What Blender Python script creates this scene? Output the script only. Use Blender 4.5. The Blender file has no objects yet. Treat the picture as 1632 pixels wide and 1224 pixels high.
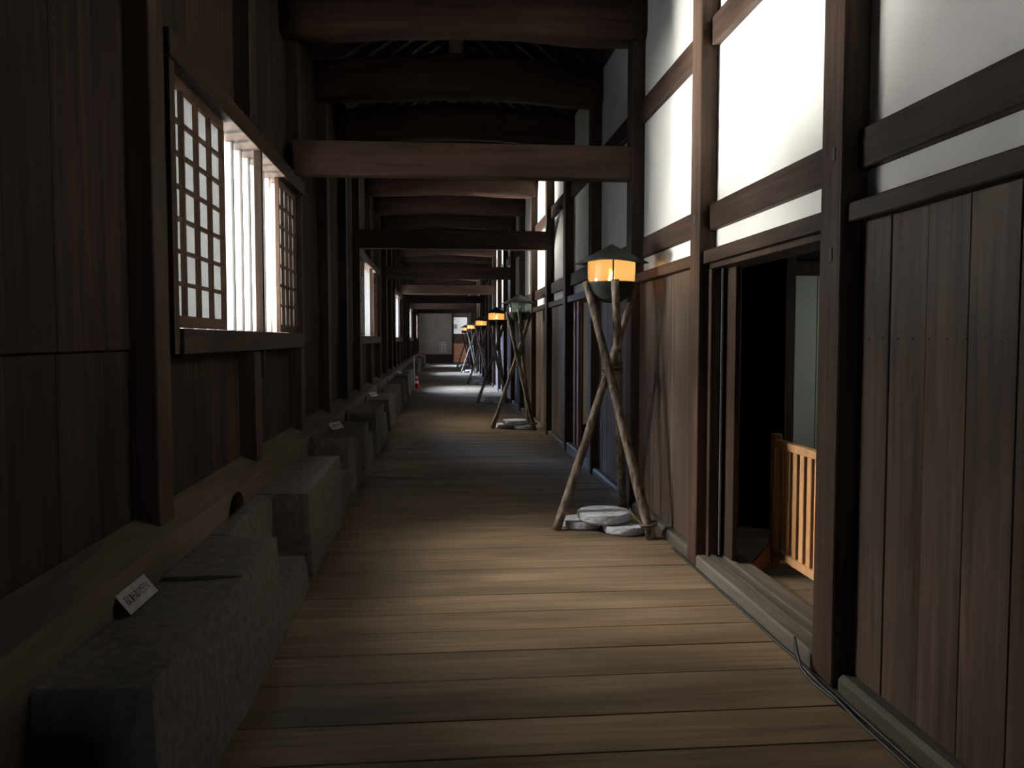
import bpy, bmesh, math, random
from mathutils import Vector, Matrix, noise
random.seed(7)
sc = bpy.context.scene
C = sc.collection
# ------------------------------------------------------------------ camera
CAM_H = 1.5
F_PX, CX, CY, VX, VY = 1310.0, 816.0, 612.0, 700.0, 540.0
yaw = math.atan((CX - VX) / F_PX)
pitch = math.atan((CY - VY) / math.hypot(F_PX, CX - VX))
cd = bpy.data.cameras.new('camera')
cam = bpy.data.objects.new('camera', cd)
C.objects.link(cam)
cam.location = (0, 0, CAM_H)
cam.rotation_euler = (math.pi / 2 - pitch, 0, -yaw)
cd.sensor_width = 36.0
cd.lens = F_PX / 1632.0 * 36.0
cd.clip_start = 0.02
cd.clip_end = 200
sc.camera = cam
# ------------------------------------------------------------------ view, world
sc.view_settings.view_transform = 'Standard'
sc.view_settings.look = 'None'
sc.view_settings.gamma = 1.0
sc.view_settings.use_curve_mapping = False
sc.view_settings.exposure = 0.0
try:
    sc.cycles.use_denoising = True
    sc.cycles.max_bounces = 10
    sc.cycles.diffuse_bounces = 6
    sc.cycles.transparent_max_bounces = 12
    sc.cycles.sample_clamp_indirect = 8.0
except Exception:
    pass
SKY = 3.5
BOUNCE = 1000.0
BOUNCE_FAR = 225.0
# lamps added outside each window for its open sky: trees shade the two nearer ones, the rest look on blue sky
SKY_LAMPS = [(1950.0, (1.0, .94, .86)), (950.0, (1.0, .94, .80)), (14000.0, (.46, .64, 1.0)), (14000.0, (.46, .64, 1.0)), (14000.0, (.46, .64, 1.0))]
w = bpy.data.worlds.new('World')
sc.world = w
w.use_nodes = True
bg = w.node_tree.nodes['Background']
bg.inputs[0].default_value = (0.90, 0.95, 1.0, 1)
bg.inputs[1].default_value = SKY
# windows of the left wall: (y0, y1, open y0, open y1, mullion y)
WINDOWS = [
    (4.00, 7.52, 5.06, 6.72, 5.80),
    (12.95, 17.15, 14.25, 16.20, 15.20),
    (23.0, 27.3, 24.3, 26.4, 25.4),
    (34.4, 38.6, 35.7, 37.7, 36.8),
    (44.8, 49.0, 46.1, 48.1, 47.2),
]
WZ0, WZ1 = 1.55, 2.78


def area(name, loc, direction, sx, sy, energy, col=(1, 1, 1), portal=False, spread=math.pi):
    l = bpy.data.lights.new(name, 'AREA')
    l.shape = 'RECTANGLE'
    l.size, l.size_y = sx, sy
    l.energy = energy
    l.color = col
    l.spread = spread
    if portal:
        l.cycles.is_portal = True
    o = bpy.data.objects.new(name, l)
    o.location = loc
    o.rotation_euler = Vector(direction).to_track_quat('-Z', 'Y').to_euler()
    C.objects.link(o)
    return o


for (y0, y1, a, b, m), (e_sky, c_sky) in zip(WINDOWS, SKY_LAMPS):
    # the daylight portal of the opening, and lamps added for the light a sunlit yard throws up through it
    area('window_portal', (-1.44, (y0 + y1) / 2, (WZ0 + WZ1) / 2), (1, 0, 0), WZ1 - WZ0 + .1, y1 - y0, 1, portal=True)
    c = Vector((-1.38, (a + b) / 2, (WZ0 + WZ1) / 2))
    for (oy, oz, en) in ((1.0, -.80, .22), (2.2, -2.6, .80)):
        s = c + Vector((-5.0, oy, oz))
        area('yard_bounce_lamp', s, c - s, 1.4, 1.4, BOUNCE * en, (1.0, 0.98, 0.90), spread=math.radians(80))
    s = c + Vector((-5.0, 5.0, -1.5))
    area('yard_bounce_lamp', s, c - s, 2.0, 2.0, BOUNCE_FAR, (1.0, 0.97, 0.92), spread=math.radians(80))  # weaker lamp added to brighten the plaster nearer the camera
    s = c + Vector((-5.0, 2.4, 3.9))
    area('sky_fill_lamp', s, c - s, 5.5, 5.5, e_sky, c_sky, spread=math.radians(100))  # lamp added to bring skylight down onto the floor

area('window_portal', (0, -8.15, 1.1), (0, 1, 0), 1.8, 2.3, 1, portal=True)  # unseen opening behind the camera, added to light the near stone ends
area('window_portal', (4.05, 5.15, 1.4), (-1, 0, 0), .85, .95, 1, portal=True)
area('window_portal', (4.65, 10.3, 1.55), (-1, 0, 0), 1.4, 1.5, 1, portal=True)
# ------------------------------------------------------------------ helpers


def tag(o, label=None, cat=None, group=None, kind=None):
    if label: o['label'] = label
    if cat:
        o['category'] = cat
        o['kind'] = 'thing'
    if group: o['group'] = group
    if kind: o['kind'] = kind
    return o


def link(name, me, parent=None, loc=None, rot=None):
    o = bpy.data.objects.new(name, me)
    C.objects.link(o)
    if parent: o.parent = parent
    if loc is not None: o.location = loc
    if rot is not None: o.rotation_euler = rot
    return o


def empty(name, loc=(0, 0, 0)):
    o = bpy.data.objects.new(name, None)
    o.empty_display_size = .1
    o.location = loc
    C.objects.link(o)
    return o


def bm_mesh(bm, mat, smooth=False, name='mesh'):
    bmesh.ops.recalc_face_normals(bm, faces=bm.faces)
    me = bpy.data.meshes.new(name)
    bm.to_mesh(me)
    bm.free()
    if mat: me.materials.append(mat)
    if smooth:
        for p in me.polygons: p.use_smooth = True
    return me


def bm_box(bm, x0, x1, y0, y1, z0, z1):
    vs = [bm.verts.new(p) for p in ((x0, y0, z0), (x1, y0, z0), (x1, y1, z0), (x0, y1, z0),
                                    (x0, y0, z1), (x1, y0, z1), (x1, y1, z1), (x0, y1, z1))]
    for f in ((0, 3, 2, 1), (4, 5, 6, 7), (0, 1, 5, 4), (1, 2, 6, 5), (2, 3, 7, 6), (3, 0, 4, 7)):
        bm.faces.new([vs[i] for i in f])
    return vs


_cache = {}


def box(name, x0, x1, y0, y1, z0, z1, mat, parent=None, bev=0.004):
    """a bevelled plank or block with its origin in its middle; alike ones share mesh data"""
    dx, dy, dz = round(x1 - x0, 4), round(y1 - y0, 4), round(z1 - z0, 4)
    key = (dx, dy, dz, mat.name, bev)
    me = _cache.get(key)
    if me is None:
        bm = bmesh.new()
        bm_box(bm, -dx / 2, dx / 2, -dy / 2, dy / 2, -dz / 2, dz / 2)
        if bev:
            bmesh.ops.bevel(bm, geom=list(bm.edges), offset=min(bev, dx * .3, dy * .3, dz * .3), segments=1, affect='EDGES')
        me = bm_mesh(bm, mat, name=name)
        _cache[key] = me
    return link(name, me, parent, ((x0 + x1) / 2, (y0 + y1) / 2, (z0 + z1) / 2))


def boxes_mesh(name, lst, mat, parent=None):
    bm = bmesh.new()
    for b in lst: bm_box(bm, *b)
    return link(name, bm_mesh(bm, mat, name=name), parent)


def tube(path, radii, n=8, jitter=0.0, seed=0, closed=False):
    """a tube along a path; returns a bmesh"""
    bm = bmesh.new()
    rings = []
    pts = [Vector(p) for p in path]
    up = None
    for i, p in enumerate(pts):
        if closed:
            t = pts[(i + 1) % len(pts)] - pts[i - 1]
        else:
            t = pts[min(i + 1, len(pts) - 1)] - pts[max(i - 1, 0)]
        t.normalize()
        if up is None:
            up = t.orthogonal().normalized()
        up = (up - t * up.dot(t)).normalized()
        sd = t.cross(up)
        r = radii[i] if isinstance(radii, (list, tuple)) else radii
        ring = []
        for k in range(n):
            a = 2 * math.pi * k / n
            rr = r
            if jitter:
                rr *= 1 + jitter * noise.noise(Vector((math.cos(a) * 1.3 + seed * 7.1, math.sin(a) * 1.3, i * .45)))
            ring.append(bm.verts.new(p + up * math.cos(a) * rr + sd * math.sin(a) * rr))
        rings.append(ring)
    m = len(rings)
    for i in range(m if closed else m - 1):
        a, b = rings[i], rings[(i + 1) % m]
        for k in range(n):
            bm.faces.new((a[k], a[(k + 1) % n], b[(k + 1) % n], b[k]))
    if not closed:
        bm.faces.new(rings[0][::-1])
        bm.faces.new(rings[-1])
    return bm


def lathe(profile, n=24):
    bm = bmesh.new()
    rings = []
    for r, z in profile:
        if r < 1e-5:
            rings.append([bm.verts.new((0, 0, z))])
        else:
            rings.append([bm.verts.new((r * math.cos(2 * math.pi * k / n), r * math.sin(2 * math.pi * k / n), z)) for k in range(n)])
    for a, b in zip(rings, rings[1:]):
        for k in range(n):
            if len(a) == 1 and len(b) == 1: continue
            if len(a) == 1: bm.faces.new((a[0], b[k], b[(k + 1) % n]))
            elif len(b) == 1: bm.faces.new((a[k], b[0], a[(k + 1) % n]))
            else: bm.faces.new((a[k], a[(k + 1) % n], b[(k + 1) % n], b[k]))
    return bm


# ------------------------------------------------------------------ materials
def new_mat(name):
    m = bpy.data.materials.new(name)
    m.use_nodes = True
    nt = m.node_tree
    return m, nt, nt.nodes['Principled BSDF']


def N(nt, t, **kw):
    n = nt.nodes.new(t)
    for k, v in kw.items(): setattr(n, k, v)
    return n


def ramp(nt, stops):
    r = N(nt, 'ShaderNodeValToRGB')
    cr = r.color_ramp
    while len(cr.elements) < len(stops): cr.elements.new(.5)
    for e, (p, c) in zip(cr.elements, stops):
        e.position = p
        e.color = (*c, 1)
    return r


def wood(name, dark, light, axis='Z', rough=.55, scale=1.0, stretch=.7, vary=.35, bump=.25, stain=.5, spec=.3):
    m, nt, b = new_mat(name)
    L = nt.links.new
    tc = N(nt, 'ShaderNodeTexCoord')
    oi = N(nt, 'ShaderNodeObjectInfo')
    mul = N(nt, 'ShaderNodeMath', operation='MULTIPLY')
    mul.inputs[1].default_value = 53.7
    L(oi.outputs['Random'], mul.inputs[0])
    add = N(nt, 'ShaderNodeVectorMath', operation='ADD')
    L(tc.outputs['Object'], add.inputs[0])
    L(mul.outputs[0], add.inputs[1])
    mp = N(nt, 'ShaderNodeMapping')
    s = [14 * scale] * 3
    s['XYZ'.index(axis)] = stretch * scale
    mp.inputs['Scale'].default_value = s
    L(add.outputs[0], mp.inputs[0])
    n1 = N(nt, 'ShaderNodeTexNoise')
    n1.inputs['Scale'].default_value = 1.6
    n1.inputs['Detail'].default_value = 7
    n1.inputs['Distortion'].default_value = .7
    L(mp.outputs[0], n1.inputs['Vector'])
    r1 = ramp(nt, [(.28, dark), (.72, light)])
    L(n1.outputs['Fac'], r1.inputs[0])
    # broad stains and wear
    n2 = N(nt, 'ShaderNodeTexNoise')
    n2.inputs['Scale'].default_value = 1.3
    n2.inputs['Detail'].default_value = 4
    mp2 = N(nt, 'ShaderNodeMapping')
    s2 = [2.2] * 3
    s2['XYZ'.index(axis)] = .7
    mp2.inputs['Scale'].default_value = s2
    L(add.outputs[0], mp2.inputs[0])
    L(mp2.outputs[0], n2.inputs['Vector'])
    mr = N(nt, 'ShaderNodeMapRange')
    mr.inputs['From Min'].default_value = .3
    mr.inputs['From Max'].default_value = .7
    mr.inputs['To Min'].default_value = 1 - stain
    mr.inputs['To Max'].default_value = 1.0 + stain * .35
    L(n2.outputs['Fac'], mr.inputs['Value'])
    mv = N(nt, 'ShaderNodeMapRange')
    mv.inputs['To Min'].default_value = 1 - vary
    mv.inputs['To Max'].default_value = 1 + vary
    L(oi.outputs['Random'], mv.inputs['Value'])
    mm = N(nt, 'ShaderNodeMath', operation='MULTIPLY')
    L(mr.outputs[0], mm.inputs[0])
    L(mv.outputs[0], mm.inputs[1])
    mx = N(nt, 'ShaderNodeVectorMath', operation='SCALE')
    L(r1.outputs['Color'], mx.inputs[0])
    L(mm.outputs[0], mx.inputs['Scale'])
    L(mx.outputs[0], b.inputs['Base Color'])
    b.inputs['Roughness'].default_value = rough
    b.inputs['Specular IOR Level'].default_value = spec
    bp = N(nt, 'ShaderNodeBump')
    bp.inputs['Strength'].default_value = bump
    bp.inputs['Distance'].default_value = .01
    L(n1.outputs['Fac'], bp.inputs['Height'])
    L(bp.outputs[0], b.inputs['Normal'])
    return m


def mottled(name, c0, c1, scale=6, rough=.9, bump=.3, detail=6, dist=.01, lo=.3, hi=.7):
    m, nt, b = new_mat(name)
    L = nt.links.new
    tc = N(nt, 'ShaderNodeTexCoord')
    n1 = N(nt, 'ShaderNodeTexNoise')
    n1.inputs['Scale'].default_value = scale
    n1.inputs['Detail'].default_value = detail
    L(tc.outputs['Object'], n1.inputs['Vector'])
    r = ramp(nt, [(lo, c0), (hi, c1)])
    L(n1.outputs['Fac'], r.inputs[0])
    L(r.outputs[0], b.inputs['Base Color'])
    b.inputs['Roughness'].default_value = rough
    b.inputs['Specular IOR Level'].default_value = .2
    n2 = N(nt, 'ShaderNodeTexNoise')
    n2.inputs['Scale'].default_value = scale * 7
    n2.inputs['Detail'].default_value = 5
    L(tc.outputs['Object'], n2.inputs['Vector'])
    bp = N(nt, 'ShaderNodeBump')
    bp.inputs['Strength'].default_value = bump
    bp.inputs['Distance'].default_value = dist
    L(n2.outputs['Fac'], bp.inputs['Height'])
    L(bp.outputs[0], b.inputs['Normal'])
    return m


def plain(name, col, rough=.6, metal=0.0, spec=.4):
    m, nt, b = new_mat(name)
    tc = N(nt, 'ShaderNodeTexCoord')
    n1 = N(nt, 'ShaderNodeTexNoise')
    n1.inputs['Scale'].default_value = 18
    n1.inputs['Detail'].default_value = 4
    nt.links.new(tc.outputs['Object'], n1.inputs['Vector'])
    r = ramp(nt, [(.3, tuple(c * .8 for c in col)), (.7, tuple(min(1, c * 1.15) for c in col))])
    nt.links.new(n1.outputs['Fac'], r.inputs[0])
    nt.links.new(r.outputs[0], b.inputs['Base Color'])
    b.inputs['Roughness'].default_value = rough
    b.inputs['Metallic'].default_value = metal
    b.inputs['Specular IOR Level'].default_value = spec
    return m


M_POST = wood('aged_post_wood', (.034, .021, .015), (.080, .050, .036), 'Z', vary=.2, stain=.4, spec=.12)
M_RAIL = wood('aged_rail_wood', (.034, .021, .015), (.080, .050, .036), 'Y', vary=.2, stain=.4, spec=.12)
M_BEAM = wood('aged_beam_wood', (.042, .024, .018), (.092, .053, .038), 'X', vary=.2, stain=.4, spec=.1)
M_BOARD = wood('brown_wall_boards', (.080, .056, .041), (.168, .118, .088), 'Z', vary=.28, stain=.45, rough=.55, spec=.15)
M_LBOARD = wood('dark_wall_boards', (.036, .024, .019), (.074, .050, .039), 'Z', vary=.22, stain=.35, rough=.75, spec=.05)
M_FLOOR = wood('worn_floor_planks', (.150, .105, .062), (.270, .195, .120), 'X', vary=.13, stain=.5, rough=.48, bump=.18)
M_SILL = wood('grey_sill_wood', (.070, .062, .048), (.145, .130, .105), 'Y', vary=.15, stain=.4, spec=.15)
M_ROOF = wood('roof_wood', (.030, .020, .015), (.065, .045, .034), 'X', vary=.2)
M_SHOJI = wood('shoji_frame_wood', (.085, .043, .022), (.160, .084, .045), 'Z', vary=.1, stain=.2)
M_PINE = wood('orange_pine', (.46, .24, .105), (.68, .39, .19), 'Z', vary=.12, stain=.25)
M_REDDOOR = wood('red_brown_door', (.17, .065, .030), (.30, .125, .060), 'Z', vary=.1, stain=.3)
M_POLE = wood('bark_stripped_pole', (.040, .026, .018), (.44, .36, .28), 'Z', vary=.1, stain=.75, bump=1.0, spec=.15, stretch=3.2, scale=1.3, rough=.7)
M_PLASTER = mottled('white_plaster', (.66, .66, .63), (.80, .80, .77), 1.3, bump=.08, lo=.25, hi=.75)
M_GREENISH = mottled('pale_green_plaster', (.50, .55, .42), (.62, .67, .53), 1.6, bump=.1)
M_BEIGE = mottled('dim_beige_plaster', (.46, .38, .31), (.58, .48, .40), 1.6, bump=.1)
M_PEACH = mottled('warm_plaster', (.60, .47, .33), (.74, .60, .44), 1.6, bump=.1)
M_CREAM = mottled('cream_plaster', (.58, .54, .42), (.70, .66, .53), 1.6, bump=.1)
M_WPLASTER = mottled('white_plastered_bar', (.72, .72, .70), (.82, .82, .80), 4, bump=.05)
M_STONE = mottled('grey_green_stone', (.142, .131, .113), (.240, .220, .190), 26, bump=.7, dist=.02)
M_SLAB = mottled('pale_granite', (.48, .51, .56), (.74, .77, .82), 30, bump=.8, dist=.012)
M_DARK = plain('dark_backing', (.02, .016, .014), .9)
M_IRON = mottled('dark_green_iron', (.014, .016, .014), (.040, .044, .039), 9, rough=.55, bump=.15)
M_ROPE = plain('brown_rope', (.13, .10, .065), .9)
M_CABLE = plain('black_cable', (.02, .02, .022), .5)
M_PAPER_W = plain('white_card', (.75, .74, .72), .7)
M_INK = plain('black_ink', (.02, .02, .02), .8)
M_RED = plain('red_plastic', (.60, .03, .03), .45)
M_ORANGE = plain('orange_plastic', (.62, .22, .05), .45)
M_WHITE = plain('white_plastic', (.78, .78, .78), .5)
M_GREY = plain('grey_print', (.25, .25, .27), .8)


def paper_mat():
    m, nt, b = new_mat('shoji_paper')
    out = nt.nodes['Material Output']
    d = N(nt, 'ShaderNodeBsdfDiffuse')
    d.inputs[0].default_value = (.75, .75, .73, 1)
    t = N(nt, 'ShaderNodeBsdfTranslucent')
    t.inputs[0].default_value = (.34, .35, .36, 1)
    x = N(nt, 'ShaderNodeMixShader')
    x.inputs[0].default_value = .35
    nt.links.new(d.outputs[0], x.inputs[1])
    nt.links.new(t.outputs[0], x.inputs[2])
    nt.links.new(x.outputs[0], out.inputs[0])
    return m


M_PAPER = paper_mat()


def glass_mat(name, tcol, dcol, mix):
    """thin lantern glass: some light passes straight, some is scattered, some mirrored"""
    m, nt, b = new_mat(name)
    out = nt.nodes['Material Output']
    tr = N(nt, 'ShaderNodeBsdfTransparent')
    tr.inputs[0].default_value = (*tcol, 1)
    tl = N(nt, 'ShaderNodeBsdfTranslucent')
    tl.inputs[0].default_value = (*dcol, 1)
    x = N(nt, 'ShaderNodeMixShader')
    x.inputs[0].default_value = mix
    nt.links.new(tr.outputs[0], x.inputs[1])
    nt.links.new(tl.outputs[0], x.inputs[2])
    gl = N(nt, 'ShaderNodeBsdfGlossy')
    gl.inputs['Roughness'].default_value = .03
    fr = N(nt, 'ShaderNodeFresnel')
    fr.inputs[0].default_value = 1.5
    x2 = N(nt, 'ShaderNodeMixShader')
    nt.links.new(fr.outputs[0], x2.inputs[0])
    nt.links.new(x.outputs[0], x2.inputs[1])
    nt.links.new(gl.outputs[0], x2.inputs[2])
    nt.links.new(x2.outputs[0], out.inputs[0])
    return m


M_AMBER = glass_mat('amber_glass', (.97, .78, .52), (.95, .70, .40), .55)
M_CLEAR = glass_mat('clear_glass', (.80, .88, .82), (.7, .78, .70), .18)


def flame_mat(name, col, st):
    m, nt, b = new_mat(name)
    b.inputs['Base Color'].default_value = (*col, 1)
    b.inputs['Emission Color'].default_value = (*col, 1)
    b.inputs['Emission Strength'].default_value = st
    return m


M_FLAME = flame_mat('bulb_glow', (1.0, .62, .22), 14.0)
M_BULB_OFF = plain('dull_bulb', (.5, .5, .48), .3)

# ------------------------------------------------------------------ the bays
Y_BACK, Y_END = -8.0, 51.0
RP = []                                           # near edge of each right-hand post
for k in range(-6, 6): RP.append(3.32 + 1.886 * k)
y = RP[-1]
while y < 48.5:
    y += 2.14
    RP.append(y)
K0 = 6                                            # index of the post beside the near doorway
LP = [p + (.30 * min(1, (5 - (i - K0)) / 4) if i - K0 < 5 else 0) for i, p in enumerate(RP)]
PW = .19                                          # post width
XRP, XRB, XRS = 1.67, 1.75, 1.69                  # right: post face, board face, sill face
XLP, XLB = -1.20, -1.30                           # left: post face, board face
Z_B0, Z_RB0, Z_RB1, Z_RA0, Z_RA1, Z_RC0, Z_RC1, Z_TOP = .07, 1.985, 2.065, 2.20, 2.365, 3.36, 3.54, 4.42

# ------------------------------------------------------------------ floor
floor = boxes_mesh('floor', [(-1.6, 4.6, Y_BACK, 56.0, -.14, -.052)], M_DARK)
tag(floor, kind='structure')
yy = Y_BACK
i = 0
fixed = [3.163, 3.550, 3.878, 4.158, 4.438, 4.747, 5.021, 5.284, 5.560, 5.829, 6.165]
edges = []
while yy < 2.9:
    edges.append(yy)
    yy += .30 + .05 * random.random()
edges = [e for e in edges if e < 2.95] + fixed
yy = fixed[-1]
while yy < Y_END - .3:
    yy += random.choice((.26, .28, .30, .32, .34))
    edges.append(yy)
for a, b in zip(edges, edges[1:]):
    wd = round(b - a - .006, 3)
    dz = random.choice((-.003, -.0015, 0, 0))
    box('floor_plank', -1.02, 1.69, a + .003, a + .003 + wd, -.05 + dz, dz, M_FLOOR, floor, bev=.003)

# ------------------------------------------------------------------ right wall
door_bays = {0, 3}
segs = []
for i in range(len(RP)):
    k = i - K0
    a = RP[i]
    b = RP[i + 1] if i + 1 < len(RP) else Y_END
    if k in door_bays:
        segs.append((1.80, 1.92, a, b, Z_RB1 - .02, Z_TOP))
    else:
        segs.append((1.80, 1.92, a, b, -.05, Z_TOP))
segs.append((1.80, 1.92, Y_BACK, RP[0], -.05, Z_TOP))
wall_right = boxes_mesh('wall_right', segs, M_DARK)
tag(wall_right, kind='structure')
for i in range(len(RP)):
    k = i - K0
    a = RP[i]
    b = RP[i + 1] if i + 1 < len(RP) else Y_END
    box('post', XRP, XRP + .22, a, a + PW, -.05, 4.06, M_POST, wall_right, bev=.006)
    y0, y1 = round(a + PW, 4), round(b, 4)
    if k not in door_bays:
        n = 7
        wd = round((y1 - y0) / n, 4)
        for j in range(n):
            off = random.choice((0, .002, .004, .006))
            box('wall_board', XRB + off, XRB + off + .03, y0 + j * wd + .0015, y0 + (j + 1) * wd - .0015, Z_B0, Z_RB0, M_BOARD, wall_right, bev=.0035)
        box('ground_sill', XRS, 1.80, y0, y1, -.05, Z_B0, M_SILL, wall_right, bev=.02)
        box('lower_rail', 1.695 if k != 0 else 1.70, 1.80, y0 - (.0 if k else 0), y1, Z_RB0, Z_RB1, M_RAIL, wall_right, bev=.006)
    box('plaster_strip', 1.783, 1.80, y0, y1, Z_RB1, Z_RA0, M_PLASTER, wall_right, bev=0)
    box('middle_rail', 1.735, 1.80, y0, y1, Z_RA0, Z_RA1, M_RAIL, wall_right, bev=.006)
    box('plaster_panel', 1.783, 1.80, y0, y1, Z_RA1, Z_RC0, M_PLASTER, wall_right, bev=0)
    box('upper_rail', 1.735, 1.80, y0, y1, Z_RC0, Z_RC1, M_RAIL, wall_right, bev=.006)
    box('plaster_panel', 1.783, 1.80, y0, y1, Z_RC1, Z_TOP, M_PLASTER, wall_right, bev=0)
box('wall_plate', 1.64, 1.92, Y_BACK, Y_END, Z_TOP, 4.62, M_RAIL, wall_right, bev=.01)
# pegs on the faces of the two near posts
for yk, zz in ((RP[K0] + .07, 1.86), (RP[K0] + .06, 2.28), (RP[K0 + 1] + .08, 2.28)):
    box('peg', XRP - .004, XRP + .02, yk, yk + .03, zz - .03, zz + .03, M_SILL, wall_right, bev=.002)

for k in (-1, -2):
    ny0, ny1 = RP[K0 + k] + PW + .05, RP[K0 + k + 1] - .04
    yn = ny0
    while yn < ny1:
        box('nail_head', XRB - .002, XRB + .006, yn, yn + .005, 1.498, 1.503, M_POST, wall_right, bev=0)
        yn += .103
# door 1: the near doorway
dy0, dy1 = RP[K0] + PW, RP[K0 + 1]
door_1 = boxes_mesh('door_1', [(1.70, 1.95, dy0, dy1, Z_RB0, Z_RB1)], M_RAIL)
tag(door_1, kind='structure')
box('lintel_track', 1.74, 1.93, dy0, dy1, Z_RB0 - .035, Z_RB0, M_POST, door_1)
box('threshold', 1.67, 1.97, dy0, dy1, -.05, .085, M_SILL, door_1, bev=.012)
box('threshold_groove_rail', 1.755, 1.785, dy0, dy1, .085, .098, M_SILL, door_1, bev=.003)
box('threshold_groove_rail', 1.83, 1.86, dy0, dy1, .085, .098, M_SILL, door_1, bev=.003)
box('door_jamb', 1.735, 1.80, dy1 - .055, dy1, .085, Z_RB0 - .035, M_POST, door_1)
box('sliding_door_edge', 1.835, 1.875, dy1 - .22, dy1, .098, Z_RB0 - .035, M_POST, door_1)
box('track_strip', 1.80, 1.812, dy1 - .075, dy1 - .06, .098, Z_RB0 - .035, M_GREY, door_1, bev=0)
# door 2: the further doorway, red-brown leaf half open
ey0, ey1 = RP[K0 + 3] + PW, RP[K0 + 4]
door_2 = boxes_mesh('door_2', [(1.70, 1.95, ey0, ey1, Z_RB0, Z_RB1)], M_RAIL)
tag(door_2, kind='structure')
box('threshold', 1.69, 1.97, ey0, ey1, -.05, .12, M_SILL, door_2, bev=.012)
box('door_leaf', 1.775, 1.815, ey1 - .46, ey1, .12, Z_RB0, M_REDDOOR, door_2)
box('door_stile', 1.755, 1.80, ey1 - .30, ey1 - .19, .12, Z_RB0, M_REDDOOR, door_2)
box('door_leaf', 1.845, 1.885, ey0, ey0 + .66, .12, Z_RB0, M_LBOARD, door_2)

# rooms behind the doorways
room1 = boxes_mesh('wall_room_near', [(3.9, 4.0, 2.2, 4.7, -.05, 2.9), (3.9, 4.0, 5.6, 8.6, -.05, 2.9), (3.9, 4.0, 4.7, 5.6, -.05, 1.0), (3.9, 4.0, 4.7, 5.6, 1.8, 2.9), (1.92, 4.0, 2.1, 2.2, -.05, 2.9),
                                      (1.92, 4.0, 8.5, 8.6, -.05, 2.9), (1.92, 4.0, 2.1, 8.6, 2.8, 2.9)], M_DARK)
tag(room1, kind='structure')
yq = 2.2
while yq < 8.4:
    wd = .31
    box('floor_plank', 1.98, 3.9, yq + .003, yq + wd - .003, -.05, 0, M_FLOOR, floor, bev=.003)
    yq += wd
scr = tag(boxes_mesh('wall_room_screen', [(2.72, 3.9, 6.20, 6.28, -.0, 2.8)], M_DARK), kind='structure')
for j in range(6):
    box('plaster_panel', 2.74 + j * .19, 2.74 + (j + 1) * .19 - .004, 6.18, 6.20, .05, 1.99, M_GREENISH, scr, bev=.004)
box('header', 2.70, 3.9, 6.15, 6.21, 1.99, 2.10, M_POST, scr)
box('edge_post', 2.66, 2.74, 6.14, 6.30, 0, 2.8, M_POST, scr)
box('cross_rail', 3.84, 3.9, 5.0, 8.5, 1.05, 1.25, M_RAIL, room1)
box('wall_post', 3.78, 3.9, 7.3, 7.45, 0, 2.8, M_POST, room1)
# room behind door 2, daylight from its own window on the far side
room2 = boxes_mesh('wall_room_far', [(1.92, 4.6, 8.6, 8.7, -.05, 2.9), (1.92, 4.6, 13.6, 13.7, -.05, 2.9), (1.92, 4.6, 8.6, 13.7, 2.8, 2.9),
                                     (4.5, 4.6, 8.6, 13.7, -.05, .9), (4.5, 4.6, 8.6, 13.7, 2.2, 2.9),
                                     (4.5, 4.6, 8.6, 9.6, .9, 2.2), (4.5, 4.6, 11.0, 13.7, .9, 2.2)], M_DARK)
tag(room2, kind='structure')
part2 = tag(boxes_mesh('wall_room_partition', [(1.93, 3.4, 12.2, 12.3, .0, 2.8)], M_PEACH), kind='structure')
box('dado', 1.93, 3.4, 12.17, 12.2, 0, .22, M_POST, part2)

# ------------------------------------------------------------------ left wall
Y_WIN = [(w_[0], w_[1]) for w_ in WINDOWS]
bm = bmesh.new()
prev = Y_BACK
for a, b in Y_WIN:
    bm_box(bm, -1.40, -1.33, prev, a, .0, 4.6)
    bm_box(bm, -1.40, -1.33, a, b, .0, WZ0 - .05)
    bm_box(bm, -1.40, -1.33, a, b, WZ1 + .05, 4.6)
    prev = b
bm_box(bm, -1.40, -1.33, prev, Y_END, .0, 4.6)
wall_left = link('wall_left', bm_mesh(bm, M_DARK))
tag(wall_left, kind='structure')


def in_window(a, b):
    for (p, q) in Y_WIN:
        if a < q - .02 and b > p + .02: return (p, q)
    return None


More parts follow.
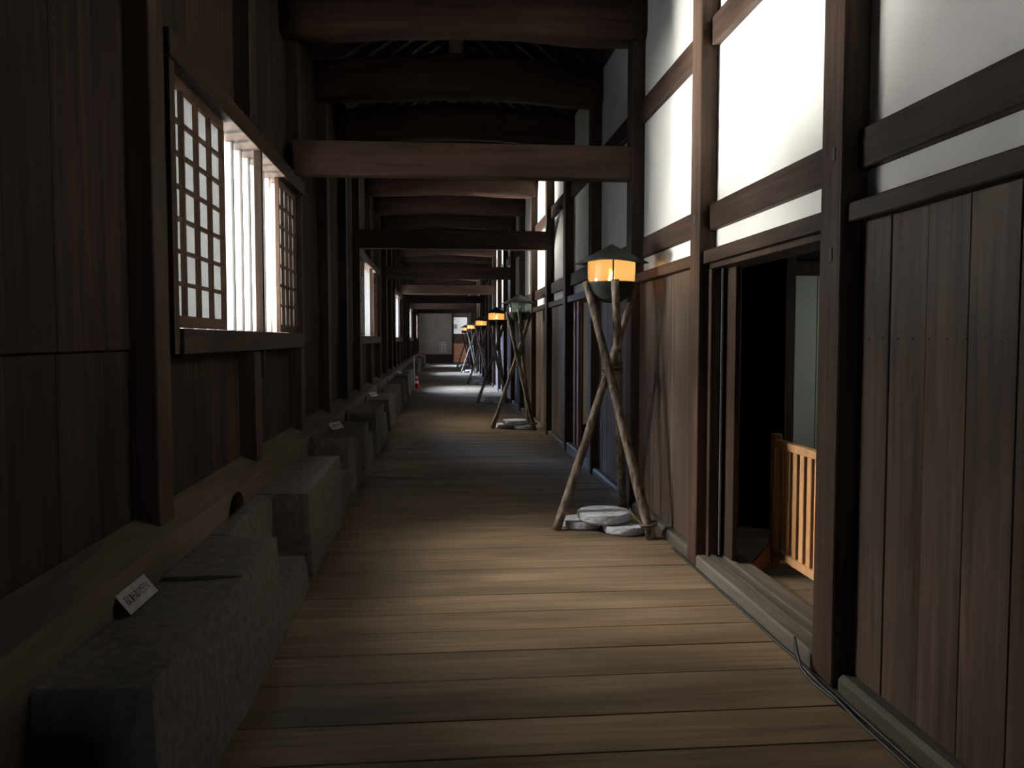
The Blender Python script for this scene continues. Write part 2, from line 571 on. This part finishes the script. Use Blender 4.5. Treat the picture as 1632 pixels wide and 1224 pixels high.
LZ0, LZS = .66, 1.455
for i in range(len(LP)):
    a = LP[i]
    b = LP[i + 1] if i + 1 < len(LP) else Y_END
    wn = in_window(a, a + PW)
    if wn:
        box('post', XLP - .12, XLP, a, a + PW, LZ0, WZ0 - .13, M_POST, wall_left, bev=.006)
        box('post', XLP - .12, XLP, a, a + PW, WZ1 + .13, 4.06, M_POST, wall_left, bev=.006)
    else:
        box('post', XLP - .12, XLP, a, a + PW, LZ0, 4.06, M_POST, wall_left, bev=.006)
    y0, y1 = a + PW, b
    n = 5 if a < 14 else 3
    wd = (y1 - y0) / n
    for j in range(n):
        ya, yb = y0 + j * wd + .0003, y0 + (j + 1) * wd - .0003
        off = random.choice((0, .002, .004))
        wn = in_window(ya, yb)
        spans = [(ya, yb)]
        if wn:
            # the board is cut by the window
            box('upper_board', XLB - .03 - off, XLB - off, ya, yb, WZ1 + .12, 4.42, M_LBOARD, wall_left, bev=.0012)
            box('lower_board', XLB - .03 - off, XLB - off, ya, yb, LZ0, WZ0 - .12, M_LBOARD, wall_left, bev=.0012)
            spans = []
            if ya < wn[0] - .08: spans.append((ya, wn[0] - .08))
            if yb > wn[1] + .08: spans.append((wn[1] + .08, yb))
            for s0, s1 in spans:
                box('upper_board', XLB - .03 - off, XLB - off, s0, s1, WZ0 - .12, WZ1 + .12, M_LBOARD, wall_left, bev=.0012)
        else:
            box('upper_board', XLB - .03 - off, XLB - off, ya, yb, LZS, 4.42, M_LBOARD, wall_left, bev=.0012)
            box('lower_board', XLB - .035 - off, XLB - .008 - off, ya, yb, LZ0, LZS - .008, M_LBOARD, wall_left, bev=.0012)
box('wall_plate', -1.60, -1.18, Y_BACK, Y_END, 4.42, 4.62, M_RAIL, wall_left, bev=.01)


def shoji(win, name, y0, y1, cols, xf):
    """a sliding paper screen: frame, each lattice bar, paper"""
    fr = .035
    z0, z1 = WZ0 + .005, WZ1 - .005
    s = boxes_mesh(name, [(xf - .03, xf, y0, y0 + fr, z0, z1), (xf - .03, xf, y1 - fr, y1, z0, z1),
                          (xf - .03, xf, y0 + fr, y1 - fr, z0, z0 + .06), (xf - .03, xf, y0 + fr, y1 - fr, z1 - .05, z1)], M_SHOJI, win)
    ya, yb, za, zb = y0 + fr, y1 - fr, z0 + .06, z1 - .05
    for c in range(1, cols):
        yc = ya + (yb - ya) * c / cols
        box('lattice_bar', xf - .024, xf - .001, yc - .015, yc + .015, za, zb, M_SHOJI, s, bev=0)
    for r in range(1, 7):
        zc = za + (zb - za) * r / 7
        box('lattice_bar', xf - .022, xf - .004, ya, yb, zc - .010, zc + .010, M_SHOJI, s, bev=0)
    box('paper', xf - .026, xf - .024, ya, yb, za, zb, M_PAPER, s, bev=0)
    return s


for wi, (y0, y1, a, b, mu) in enumerate(WINDOWS):
    X0, X1 = -1.36, -1.215
    win = boxes_mesh('window_%d' % (wi + 1), [(-1.40, X1, y0 - .075, y0, WZ0 - .12, WZ1 + .12), (-1.40, X1, y1, y1 + .075, WZ0 - .12, WZ1 + .12)], M_POST)
    tag(win, kind='structure')
    box('window_head', -1.40, X1 + .015, y0 - .10, y1 + .10, WZ1, WZ1 + .125, M_RAIL, win)
    box('window_sill', -1.40, X1 + .02, y0 - .0, y1 + .0, WZ0 - .125, WZ0, M_RAIL, win)
    box('mullion', X1 - .04, X1 + .012, mu + .01, mu + .055, WZ0 - .32, WZ1, M_POST, win)
    shoji(win, 'shoji_screen', y0, a, 4, -1.262)
    shoji(win, 'shoji_screen', b, y1, 4, -1.262)
    # white plastered bars outside
    yb_ = y0 + .12
    while yb_ < y1 - .03:
        box('outer_bar', -1.385, -1.335, yb_, yb_ + .05, WZ0 - .05, WZ1 + .05, M_WPLASTER, win, bev=.01)
        yb_ += .24

# sill beam with arched gun ports along the foot of the left wall
sb = boxes_mesh('wall_left_sill', [(-1.40, -1.21, Y_BACK, Y_END, .20, .655)], M_DARK)
tag(sb, kind='structure')
PER0, PER = 4.70, 2.72                            # first loophole and their spacing
holes = [PER0 + PER * k for k in range(-4, 17)]
HW, HZ0, HZ1 = .17, .545, .64


def sill_piece(y0, y1, hy):
    bm = bmesh.new()
    prof = [(y0, .30), (hy - HW, .30), (hy - HW, HZ0)]
    for j in range(1, 8):
        t = math.pi * j / 8
        prof.append((hy - HW * math.cos(t), HZ0 + (HZ1 - HZ0) * math.sin(t)))
    prof += [(hy + HW, HZ0), (hy + HW, .30), (y1, .30), (y1, .67), (y0, .67)]
    f0 = [bm.verts.new((-1.14, p, z)) for p, z in prof]
    f1 = [bm.verts.new((-1.20 if z < .665 else -1.30, p, z + (.06 if z > .665 else 0))) for p, z in prof]
    bm.faces.new(f0)
    bm.faces.new(f1[::-1])
    n = len(prof)
    for j in range(n):
        bm.faces.new((f0[j], f0[(j + 1) % n], f1[(j + 1) % n], f1[j]))
    return link('sill_beam', bm_mesh(bm, M_SILL_L), sb)


M_SILL_L = wood('brown_sill_wood', (.085, .060, .042), (.17, .125, .09), 'Y', vary=.12, stain=.4)
for hy in holes:
    sill_piece(hy - PER / 2, min(hy + PER / 2, Y_END), hy)

# ------------------------------------------------------------------ stone base on the left
base = boxes_mesh('wall_left_base', [(-1.40, -1.16, Y_BACK, Y_END, -.05, .30)], M_STONE)
tag(base, kind='structure')


def rough_block(x0, x1, y0, y1, z0, z1, seed, batter=.035, amp=.006):
    bm = bmesh.new()
    nx, ny, nz = 4, max(3, int((y1 - y0) / .14)), 4
    cx, cy = (x0 + x1) / 2, (y0 + y1) / 2
    grid = {}

    def v(i, j, k):
        key = (i, j, k)
        if key not in grid:
            tz = k / nz
            x = x0 + (x1 - x0) * i / nx
            if i == nx: x -= batter * tz
            p = Vector((x, y0 + (y1 - y0) * j / ny, z0 + (z1 - z0) * tz))
            q = Vector((p.x * 3.1 + seed * 11.3, p.y * 3.1, p.z * 3.1))
            d = Vector((noise.noise(q), noise.noise(q + Vector((40, 0, 0))), noise.noise(q + Vector((0, 40, 0))))) * amp * 2.2
            edge = (i in (0, nx)) + (j in (0, ny)) + (k in (0, nz))
            if edge >= 2:                          # worn edges
                d += (Vector((cx, cy, (z0 + z1) / 2)) - p).normalized() * .012
            if k == 0: d.z = 0
            grid[key] = bm.verts.new(p + d)
        return grid[key]
    for i in range(nx):
        for j in range(ny):
            bm.faces.new((v(i, j, nz), v(i + 1, j, nz), v(i + 1, j + 1, nz), v(i, j + 1, nz)))
            bm.faces.new((v(i, j, 0), v(i, j + 1, 0), v(i + 1, j + 1, 0), v(i + 1, j, 0)))
    for j in range(ny):
        for k in range(nz):
            bm.faces.new((v(nx, j, k), v(nx, j + 1, k), v(nx, j + 1, k + 1), v(nx, j, k + 1)))
            bm.faces.new((v(0, j, k), v(0, j, k + 1), v(0, j + 1, k + 1), v(0, j + 1, k)))
    for i in range(nx):
        for k in range(nz):
            bm.faces.new((v(i, 0, k), v(i + 1, 0, k), v(i + 1, 0, k + 1), v(i, 0, k + 1)))
            bm.faces.new((v(i, ny, k), v(i, ny, k + 1), v(i + 1, ny, k + 1), v(i + 1, ny, k)))
    return bm_mesh(bm, M_STONE)


sd = 0
for n_, hy in enumerate(holes):
    sd += 1
    y0, y1 = hy + .52, hy + PER - .55
    if abs(hy - (PER0 - PER)) < .01:               # the near block, in two pieces
        for (p, q, z1) in ((2.34, 3.43, .525), (3.432, 4.14, .532)):
            sd += 1
            link('stone_block', rough_block(-1.16, -.775, p, q, -.05, z1, sd), base)
    else:
        zt = .54 + random.uniform(-.015, .02)
        link('stone_block', rough_block(-1.16, -.775 - random.uniform(0, .04), y0, y1, -.05, zt, sd), base)
    # low stones between the blocks, below each loophole
    g0, g1 = hy - .55, hy + .52
    if abs(hy - PER0) < .01:
        link('low_stone', rough_block(-.98, -.775, g0 + .0, 5.02, -.05, .19, sd + 50), base)
        link('low_stone', rough_block(-1.16, -1.04, g0, g1 - .01, -.05, .53, sd + 70, batter=.01), base)
    elif abs(hy - (PER0 - PER)) < .01:
        link('low_stone', rough_block(-1.16, -.80, g0, 2.32, -.05, .16, sd + 50), base)
    else:
        link('low_stone', rough_block(-1.16, -.83, g0 + .01, g1 - .01, -.05, random.uniform(.26, .36), sd + 50), base)

# ------------------------------------------------------------------ roof frame overhead
ceil = boxes_mesh('ceiling', [(-1.7, -.9, Y_BACK - .1, Y_BACK, -.1, 6.6), (.9, 1.95, Y_BACK - .1, Y_BACK, -.1, 6.6), (-.9, .9, Y_BACK - .1, Y_BACK, 2.2, 6.6)], M_DARK)
tag(ceil, kind='structure')
bm = bmesh.new()
for xs, xe in ((-1.75, .26), (2.05, .26)):
    z_lo, z_hi = 4.58, 6.0
    p = [(xs, Y_BACK - .1, z_lo), (xe, Y_BACK - .1, z_hi), (xe, 56, z_hi), (xs, 56, z_lo)]
    lo = [bm.verts.new(q) for q in p]
    hi = [bm.verts.new((q[0], q[1], q[2] + .08)) for q in p]
    bm.faces.new(lo)
    bm.faces.new(hi[::-1])
    for j in range(4): bm.faces.new((lo[j], lo[(j + 1) % 4], hi[(j + 1) % 4], hi[j]))
link('roof_boards', bm_mesh(bm, M_ROOF), ceil)


def slanted(x0, z0, x1, z1, wd, ht):
    bm = bmesh.new()
    vs = []
    for x, z in ((x0, z0), (x1, z1)):
        for yy_ in (-wd / 2, wd / 2):
            vs += [bm.verts.new((x, yy_, z - ht)), bm.verts.new((x, yy_, z))]
    a = vs
    for f in ((0, 2, 3, 1), (4, 5, 7, 6), (0, 1, 5, 4), (2, 6, 7, 3), (1, 3, 7, 5), (0, 4, 6, 2)):
        bm.faces.new([a[i] for i in f])
    return bm_mesh(bm, M_BEAM)


me_l, me_r = slanted(-1.6, 4.68, .26, 5.99, .09, .11), slanted(1.9, 4.68, .26, 5.99, .09, .11)
yr = -1.0
while yr < 30:
    link('rafter', me_l, ceil, (0, yr, 0))
    link('rafter', me_r, ceil, (0, yr, 0))
    yr += .47
box('ridge_beam', .16, .36, Y_BACK, Y_END, 5.62, 5.86, M_RAIL, ceil)


def log_beam(yc, seed):
    bm = bmesh.new()
    nx, n = 14, 12
    rings = []
    r_ = random.Random(seed)
    bow = r_.uniform(-.03, .05)
    skew = r_.uniform(-.03, .03)
    for i in range(nx + 1):
        t = i / nx
        x = -1.30 + 3.14 * t
        zc = 4.28 + bow * math.sin(math.pi * t) - .04 * math.cos(2 * math.pi * t) + skew * (t - .5)
        hz = .235 - .03 * abs(t - .5) * 2
        hy = .15
        ring = []
        for k in range(n):
            a = 2 * math.pi * (k + .5) / n
            ca, sa = math.cos(a), math.sin(a)
            sx = math.copysign(abs(ca) ** .45, ca) * hy
            sz = math.copysign(abs(sa) ** .45, sa) * hz
            q = Vector((x * 1.7 + seed * 5, sx * 4, sz * 4))
            ring.append(bm.verts.new((x, sx * (1 + .08 * noise.noise(q)), zc + sz * (1 + .10 * noise.noise(q + Vector((9, 9, 9)))))))
        rings.append(ring)
    for a, b in zip(rings, rings[1:]):
        for k in range(n): bm.faces.new((a[k], a[(k + 1) % n], b[(k + 1) % n], b[k]))
    bm.faces.new(rings[0][::-1])
    bm.faces.new(rings[-1])
    o = link('log_beam', bm_mesh(bm, M_BEAM, True), ceil, (0, yc, 0))
    return o


for i, p in enumerate(RP):
    log_beam(p + .09, i)
    k = i - K0
    if k % 3 == 2:
        tb = box('tie_beam', XLP - .02, XRP + .02, p + .02, p + .17, 2.885, 3.17, M_BEAM, ceil, bev=.008)
        if -2 < k < 9:
            for q in range(6):
                xm = -.72 + q * .40
                m_ = box('mortise_plug', xm, xm + .05, p + .015, p + .03, 3.12, 3.165, M_POST, tb, bev=0)
                m_.location -= tb.location

# end wall behind the camera is part of the ceiling shell; far end wall
wall_end = boxes_mesh('wall_end', [(-1.62, .80, Y_END, Y_END + .12, .55, 3.25), (-1.62, 1.95, Y_END, Y_END + .12, 3.25, 6.1),
                                   ], M_BEIGE)
tag(wall_end, kind='structure')
box('dado_board', -1.62, .80, Y_END - .02, Y_END + .12, -.05, .56, M_POST, wall_end)
box('head_beam', -1.30, 1.80, Y_END - .16, Y_END, 3.25, 3.52, M_BEAM, wall_end)
box('head_beam', -1.30, 1.80, Y_END - .20, Y_END, 4.0, 4.4, M_BEAM, wall_end)
box('jamb', .78, .90, Y_END - .05, Y_END + .12, 0, 3.25, M_POST, wall_end)
# vestibule beyond the opening, open to daylight on its right
vest = boxes_mesh('wall_vestibule', [(-.2, 4.6, 55.0, 55.1, -.05, 4.6), (-.3, -.2, 51.12, 55.1, -.05, 4.6), (-.3, 4.6, 51.0, 55.1, 4.5, 4.6)], M_LBOARD)
tag(vest, kind='structure')
for j in range(5):
    st = box('stair_tread', .8, 2.3, 53.0 + j * .32, 53.36 + j * .32, .20 + j * .24, .25 + j * .24, M_REDDOOR, vest)
    box('stair_riser', .8, 2.3, 53.02 + j * .32, 53.05 + j * .32, .0 + j * .24, .20 + j * .24, M_REDDOOR, vest)

# ------------------------------------------------------------------ tripod lanterns


def pole_mesh(p0, p1, r0, r1, seed):
    n = 16
    pts, rad = [], []
    for i in range(n + 1):
        t = i / n
        p = Vector(p0).lerp(Vector(p1), t)
        p += Vector((noise.noise(Vector((t * 3, seed * 3.3, 0))), noise.noise(Vector((t * 3, seed * 3.3, 9))), 0)) * .008
        pts.append(p)
        rad.append((r0 + (r1 - r0) * t) * (1 + .10 * noise.noise(Vector((t * 9, seed, 4)))))
    return bm_mesh(tube(pts, rad, 10, .14, seed), M_POLE, True)


def ring_path(c, r, tilt=(0, 0), n=18):
    return [Vector((c[0] + r * math.cos(2 * math.pi * i / n), c[1] + r * math.sin(2 * math.pi * i / n),
                    c[2] + tilt[0] * math.cos(2 * math.pi * i / n) + tilt[1] * math.sin(2 * math.pi * i / n))) for i in range(n)]


# local frame: origin on the floor under the lantern
LC = Vector((1.372, 6.50, 0))
FL, FRr, FB = Vector((.912, 6.33, 0)) - LC, Vector((1.585, 5.99, 0)) - LC, Vector((1.61, 7.10, 0)) - LC
TR, TL, TM = Vector((.215, .06, 1.93)), Vector((-.20, .0, 1.955)), Vector((-.015, -.21, 1.955))


def make_lantern():
    root = empty('tripod_lantern')
    link('leg', pole_mesh(FL, TR, .037, .030, 1), root)
    link('leg', pole_mesh(FRr, TL, .040, .030, 2), root)
    link('leg', pole_mesh(FB, TM, .040, .032, 3), root)
    # rope round the crossing
    bm = bmesh.new()
    cz = 1.265
    cpt = (FL.lerp(TR, cz / 1.93) + FRr.lerp(TL, cz / 1.955) + FB.lerp(TM, cz / 1.955)) / 3
    for j in range(5):
        t = tube(ring_path((cpt.x, cpt.y, cz - .035 + j * .018), .080 - .004 * (j % 2), (.006, -.008 * (j % 3 - 1))), .0085, 6, closed=True)
        me = bpy.data.meshes.new('tmp')
        t.to_mesh(me)
        t.free()
        bm.from_mesh(me)
        bpy.data.meshes.remove(me)
    link('rope_binding', bm_mesh(bm, M_ROPE, True), root)
    # rope round the front foot
    bm = bmesh.new()
    for j in range(2):
        fp = FRr.lerp(TL, .05 + j * .008)
        t = tube(ring_path((fp.x + .005, fp.y, .095 + j * .016), .055 + .01 * j, (.012, 0)), .007, 6, closed=True)
        me = bpy.data.meshes.new('tmp')
        t.to_mesh(me)
        t.free()
        bm.from_mesh(me)
        bpy.data.meshes.remove(me)
    t = tube([(.16, -.50, .10), (.12, -.44, .13), (.09, -.36, .17), (.10, -.28, .19)], .007, 6)
    me = bpy.data.meshes.new('tmp')
    t.to_mesh(me)
    t.free()
    bm.from_mesh(me)
    bpy.data.meshes.remove(me)
    link('foot_rope', bm_mesh(bm, M_ROPE, True), root)
    # iron bowl, glass, ribs, roof, bulb
    link('bowl', bm_mesh(lathe([(0, 1.785), (.07, 1.793), (.13, 1.825), (.165, 1.87), (.185, 1.935), (.195, 1.945), (.19, 1.952), (.17, 1.945), (.12, 1.90), (0, 1.88)], 28), M_IRON, True), root)
    bm = lathe([(.186, 1.950), (.190, 2.03), (.190, 2.125)], 32)
    gl = link('glass_shade', bm_mesh(bm, M_AMBER, True), root)
    for a in (-98, 22, 142):
        ca, sa = math.cos(math.radians(a)), math.sin(math.radians(a))
        link('glass_rib', bm_mesh(tube([(ca * .193, sa * .193, 1.945), (ca * .195, sa * .195, 2.13)], .006, 6), M_IRON), gl)
    bm = lathe([(0, 2.255), (.02, 2.247), (.145, 2.175), (.295, 2.103), (.293, 2.096), (.20, 2.128), (.10, 2.165), (0, 2.20)], 28)
    for v in bm.verts:
        r = math.hypot(v.co.x, v.co.y)
        if r > .2:
            a = math.atan2(v.co.y, v.co.x)
            v.co.z += .010 * math.sin(3 * a + 1.0)
    link('roof', bm_mesh(bm, M_IRON, True), root)
    link('bulb', bm_mesh(lathe([(0, 1.90), (.022, 1.905), (.03, 1.95), (.028, 1.98), (.014, 2.02), (0, 2.05)], 12), M_FLAME, True), root)
    return root


def copy_tree(o, parent=None):
    c = o.copy()
    C.objects.link(c)
    c.parent = parent
    for ch in list(o.children): copy_tree(ch, c)
    return c


lamps = [
    ((1.372, 6.50), True, 'nearest tripod lantern, amber glass glowing, beside the open doorway'),
    ((1.345, 13.87), False, 'unlit tripod lantern with clear greenish glass, second along the right wall'),
    ((1.352, 19.45), True, 'dark tripod lantern with orange glow, just beyond the unlit lantern'),
    ((1.40, 27.55), True, 'small distant tripod lantern, fourth from the camera along the right wall'),
    ((1.43, 36.6), True, 'small distant tripod lantern with yellow glow, fifth from the camera'),
    ((1.40, 43.8), True, 'farthest tripod lantern, nearest the end wall of the corridor'),
]


def disc_slab(r, th, seed):
    bm = bmesh.new()
    n = 30
    rr = random.Random(seed)
    rad = [r * (1 + .05 * noise.noise(Vector((math.cos(6.283 * k / n) * 1.5 + seed * 3, math.sin(6.283 * k / n) * 1.5, 0)))) for k in range(n)]
    prof = [(0.0, 0), (.90, 0), (.985, .25), (1.0, .6), (.985, .88), (.955, 1.0), (.5, 1.02), (0, 1.02)]
    rings = []
    for f, t in prof:
        if f == 0:
            rings.append([bm.verts.new((0, 0, t * th))])
            continue
        ring = []
        for k in range(n):
            a = 6.2832 * k / n
            j = 0
            if .9 <= f <= .99 or f == 1.0: j = rr.uniform(-.022, .022) * r
            ring.append(bm.verts.new(((rad[k] * f + j) * math.cos(a), (rad[k] * f + j) * math.sin(a), t * th + (rr.uniform(-.004, .004) if .2 < t < .99 else 0))))
        rings.append(ring)
    for a, b in zip(rings, rings[1:]):
        for k in range(n):
            if len(a) == 1: bm.faces.new((a[0], b[(k + 1) % n], b[k]))
            elif len(b) == 1: bm.faces.new((a[k], a[(k + 1) % n], b[0]))
            else: bm.faces.new((a[k], a[(k + 1) % n], b[(k + 1) % n], b[k]))
    return bm_mesh(bm, M_SLAB)


slab_me = [disc_slab(.215, .075, 1), disc_slab(.165, .062, 2), disc_slab(.165, .062, 3)]
slab_pos = [(-.075, -.135, .0655), (-.245, -.045, 0), (.055, -.27, 0)]
proto = make_lantern()
which = ['nearest', 'unlit', 'third', 'fourth', 'fifth', 'farthest']
for li, ((lx, ly), lit, lab) in enumerate(lamps):
    o = proto if li == 0 else copy_tree(proto)
    o.location = (lx, ly, 0)
    tag(o, lab, 'lantern', 'tripod lanterns along the right wall')
    if not lit:
        for ch in o.children:
            if ch.name.startswith('glass_shade') or ch.name.startswith('bulb'):
                ch.data = ch.data.copy()
                ch.data.materials.clear()
                ch.data.materials.append(M_CLEAR if ch.name.startswith('glass_shade') else M_BULB_OFF)
    else:
        pl = bpy.data.lights.new('lantern_light', 'POINT')
        pl.energy = 2.0
        pl.color = (1.0, .62, .30)
        pl.shadow_soft_size = .03
        po = bpy.data.objects.new('lantern_light', pl)
        po.location = (lx, ly, 2.075)
        C.objects.link(po)
    for si, (me, (sx, sy, sz)) in enumerate(zip(slab_me, slab_pos)):
        lab2 = ['round pale stone slab lying on top of two others under the %s tripod lantern',
                'left lower stone slab under the feet of the %s tripod lantern',
                'right lower stone slab by the front foot of the %s tripod lantern'][si] % which[li]
        tag(link('stone_slab', me, None, (lx + sx, ly + sy, sz), (0, 0, .7 * si + li)), lab2, 'stone slab', 'stone slabs weighting the lanterns')

# ------------------------------------------------------------------ wooden barrier in the near doorway
bar = empty('wooden_barrier', (2.19, 4.70, 0))
tag(bar, 'low orange pine barrier with upright slats inside the near doorway', 'barrier')


def bpart(name, x0, x1, y0, y1, z0, z1, mat=None):
    o = box(name, x0, x1, y0 - 4.70, y1 - 4.70, z0, z1, mat or M_PINE, bar, bev=.004)
    return o


bpart('end_post', -.028, .028, 5.13, 5.19, .03, .885)
bpart('end_post', -.028, .028, 3.62, 3.68, .03, .885)
bpart('top_rail', -.025, .025, 3.68, 5.13, .80, .85)
bpart('bottom_rail', -.022, .022, 3.68, 5.13, .09, .14)
yb_ = 3.74
while yb_ < 5.10:
    bpart('slat', -.012, .012, yb_, yb_ + .055, .14, .80)
    yb_ += .099
for yf in (5.13, 3.62): bpart('foot', -.17, .17, yf, yf + .06, 0, .035)
for yf in (5.15, 3.64):
    bm = bmesh.new()
    a = [bm.verts.new((-.15, -.012, .035)), bm.verts.new((-.028, -.012, .035)), bm.verts.new((-.028, -.012, .17))]
    b = [bm.verts.new((v.co.x, .012, v.co.z)) for v in a]
    bm.faces.new(a)
    bm.faces.new(b[::-1])
    for j in range(3): bm.faces.new((a[j], a[(j + 1) % 3], b[(j + 1) % 3], b[j]))
    link('brace', bm_mesh(bm, M_PINE), bar, (0, yf - 4.70 + .01, 0))

# ------------------------------------------------------------------ placards on the stones


def text_mesh(body, size, mat):
    cu = bpy.data.curves.new('lettering', 'FONT')
    cu.body = body
    cu.size = size
    cu.align_x = 'CENTER'
    cu.align_y = 'CENTER'
    cu.extrude = .0004
    o = bpy.data.objects.new('tmp_text', cu)
    C.objects.link(o)
    bpy.context.view_layer.update()
    me = bpy.data.meshes.new_from_object(o.evaluated_get(bpy.context.evaluated_depsgraph_get()))
    bpy.data.objects.remove(o)
    me.materials.clear()
    me.materials.append(mat)
    return me


txt = text_mesh('\u77f3\u306b\u4e57\u3089\u306a\u3044\u3067\u4e0b\u3055\u3044', .040, M_INK)
xs_ = [v.co.x for v in txt.vertices]
if xs_:
    sc_ = .225 / (max(xs_) - min(xs_))
    for v in txt.vertices: v.co.x *= sc_
bm = bmesh.new()
bm_box(bm, -.1375, .1375, -.0425, .0425, -.004, 0)
card_me = bm_mesh(bm, M_PAPER_W)
for (px, py, pz, rz, lab) in (
        (-1.083, 3.09, .532, 0, 'white lettered placard propped on the nearest stone block'),
        (-1.055, 8.72, .56, -.30, 'small white placard on the stone block below the first window end'),
        (-1.055, 13.65, .56, -.30, 'tiny white placard on the stone block below the second window'),
        (-1.055, 22.7, .56, -.30, 'farthest tiny white placard on a distant stone block')):
    e = empty('placard', (px, py, pz))
    # text runs along +Y, card leans back against the wall
    tilt = math.radians(52)
    ex, ez = Vector((0, 1, 0)), None
    eyv = Vector((-math.sin(math.radians(90) - tilt + .0), 0, math.cos(math.radians(90) - tilt)))
    ezv = ex.cross(eyv)
    R = Matrix((ex, eyv, ezv)).transposed().to_4x4()
    e.rotation_euler = (Matrix.Rotation(rz, 4, 'Z') @ R).to_euler()
    tag(e, lab, 'placard', 'placards on the stone blocks')
    c_ = link('card', card_me, e, (0, .0425, 0))
    link('lettering', txt, c_, (0, 0, .0006))

# ------------------------------------------------------------------ cable along the right-hand sill
pts = []
path = [(1.655, -1.5), (1.655, 1.5), (1.652, 2.5), (1.655, 3.0), (1.656, 3.25), (1.655, 3.42), (1.655, 3.55), (1.652, 3.8), (1.655, 4.6), (1.652, 5.3), (1.655, 5.75)]
for (xa, ya), (xb, yb2) in zip(path, path[1:]):
    for j in range(6):
        t = j / 6
        pts.append((xa + (xb - xa) * t, ya + (yb2 - ya) * t, .010))
tag(link('power_cable', bm_mesh(tube(pts, .008, 6), M_CABLE, True)), 'thin black power cable running along the foot of the right wall', 'cable')
lp = [(1.622, 3.10, .012), (1.614, 3.25, .014), (1.604, 3.36, .016), (1.604, 3.46, .03), (1.616, 3.54, .08), (1.622, 3.58, .13), (1.618, 3.56, .07), (1.614, 3.50, .04), (1.612, 3.40, .036), (1.608, 3.30, .034), (1.616, 3.16, .028), (1.620, 3.0, .012), (1.622, 2.6, .010), (1.625, 2.0, .01)]
tag(link('power_cable', bm_mesh(tube(lp, .007, 6), M_CABLE, True)), 'loose loop of black cable at the foot of the post beside the doorway', 'cable')

# ------------------------------------------------------------------ small things far down the corridor


def cone(loc, s, mat, lab):
    e = empty('traffic_cone', loc)
    tag(e, lab, 'traffic cone')
    link('cone_body', bm_mesh(lathe([(0, .42 * s), (.022 * s, .42 * s), (.085 * s, .03 * s), (0, .03 * s)], 16), mat, True), e)
    def band(z0, z1):
        r = lambda z: (.085 + (.022 - .085) * (z - .03) / .39) * s + .002
        return lathe([(r(z0), z0 * s), (r(z1), z1 * s)], 16)
    link('white_band', bm_mesh(band(.16, .23), M_WHITE, True), e)
    link('white_band', bm_mesh(band(.31, .37), M_WHITE, True), e)
    bm = bmesh.new()
    bm_box(bm, -.13 * s, .13 * s, -.13 * s, .13 * s, 0, .03 * s)
    link('cone_base', bm_mesh(bm, mat), e)


cone((-.69, 25.1, 0), 1.0, M_RED, 'red traffic cone with white bands on the floor by the stones')
cone((-.93, 40.2, .545), .95, M_ORANGE, 'orange cone with pale top standing on a far stone block')
pole = empty('barrier_pole', (-.72, 23.9, 0))
tag(pole, 'thin pale barrier pole standing by the stones', 'pole')
link('pole', bm_mesh(lathe([(0, 0), (.013, 0), (.013, 1.0), (0, 1.0)], 8), M_WHITE), pole)
link('pole_base', bm_mesh(lathe([(0, 0), (.10, 0), (.10, .02), (.02, .03), (0, .03)], 14), M_GREY), pole)

# notice on the end wall, board beyond the opening
nt_ = tag(box('paper_notice', .01, .43, 50.93, 50.955, .64, 1.33, M_PAPER_W), 'white notice with columns of lettering low on the end wall', 'notice')
for cx_ in (-.13, .06):
    zt = .28
    while zt > -.27:
        hgt = random.uniform(.04, .07)
        link('lettering', box('tmp', 0, random.uniform(.03, .04), 0, .003, 0, hgt, M_INK, None, 0).data, nt_, (cx_, -.0145, zt - hgt / 2))
        zt -= hgt + .025
for o in [o for o in bpy.data.objects if o.name.startswith('tmp')]: bpy.data.objects.remove(o)
nb_ = empty('notice_board', (1.45, 53.2, 1.9))
tag(nb_, 'large white notice board beyond the opening at the corridor end', 'board')
box('board_panel', -.62, .62, 0, .03, 0, .95, M_PAPER_W, nb_)
box('board_frame', -.66, .66, -.02, 0, .93, .99, M_WHITE, nb_)
box('board_frame', -.66, .66, -.02, 0, -.06, .0, M_WHITE, nb_)
box('printed_panel', -.50, -.28, -.006, 0, .25, .55, M_GREY, nb_)
box('printed_mark', -.50, -.40, -.006, 0, .84, .88, M_GREY, nb_)
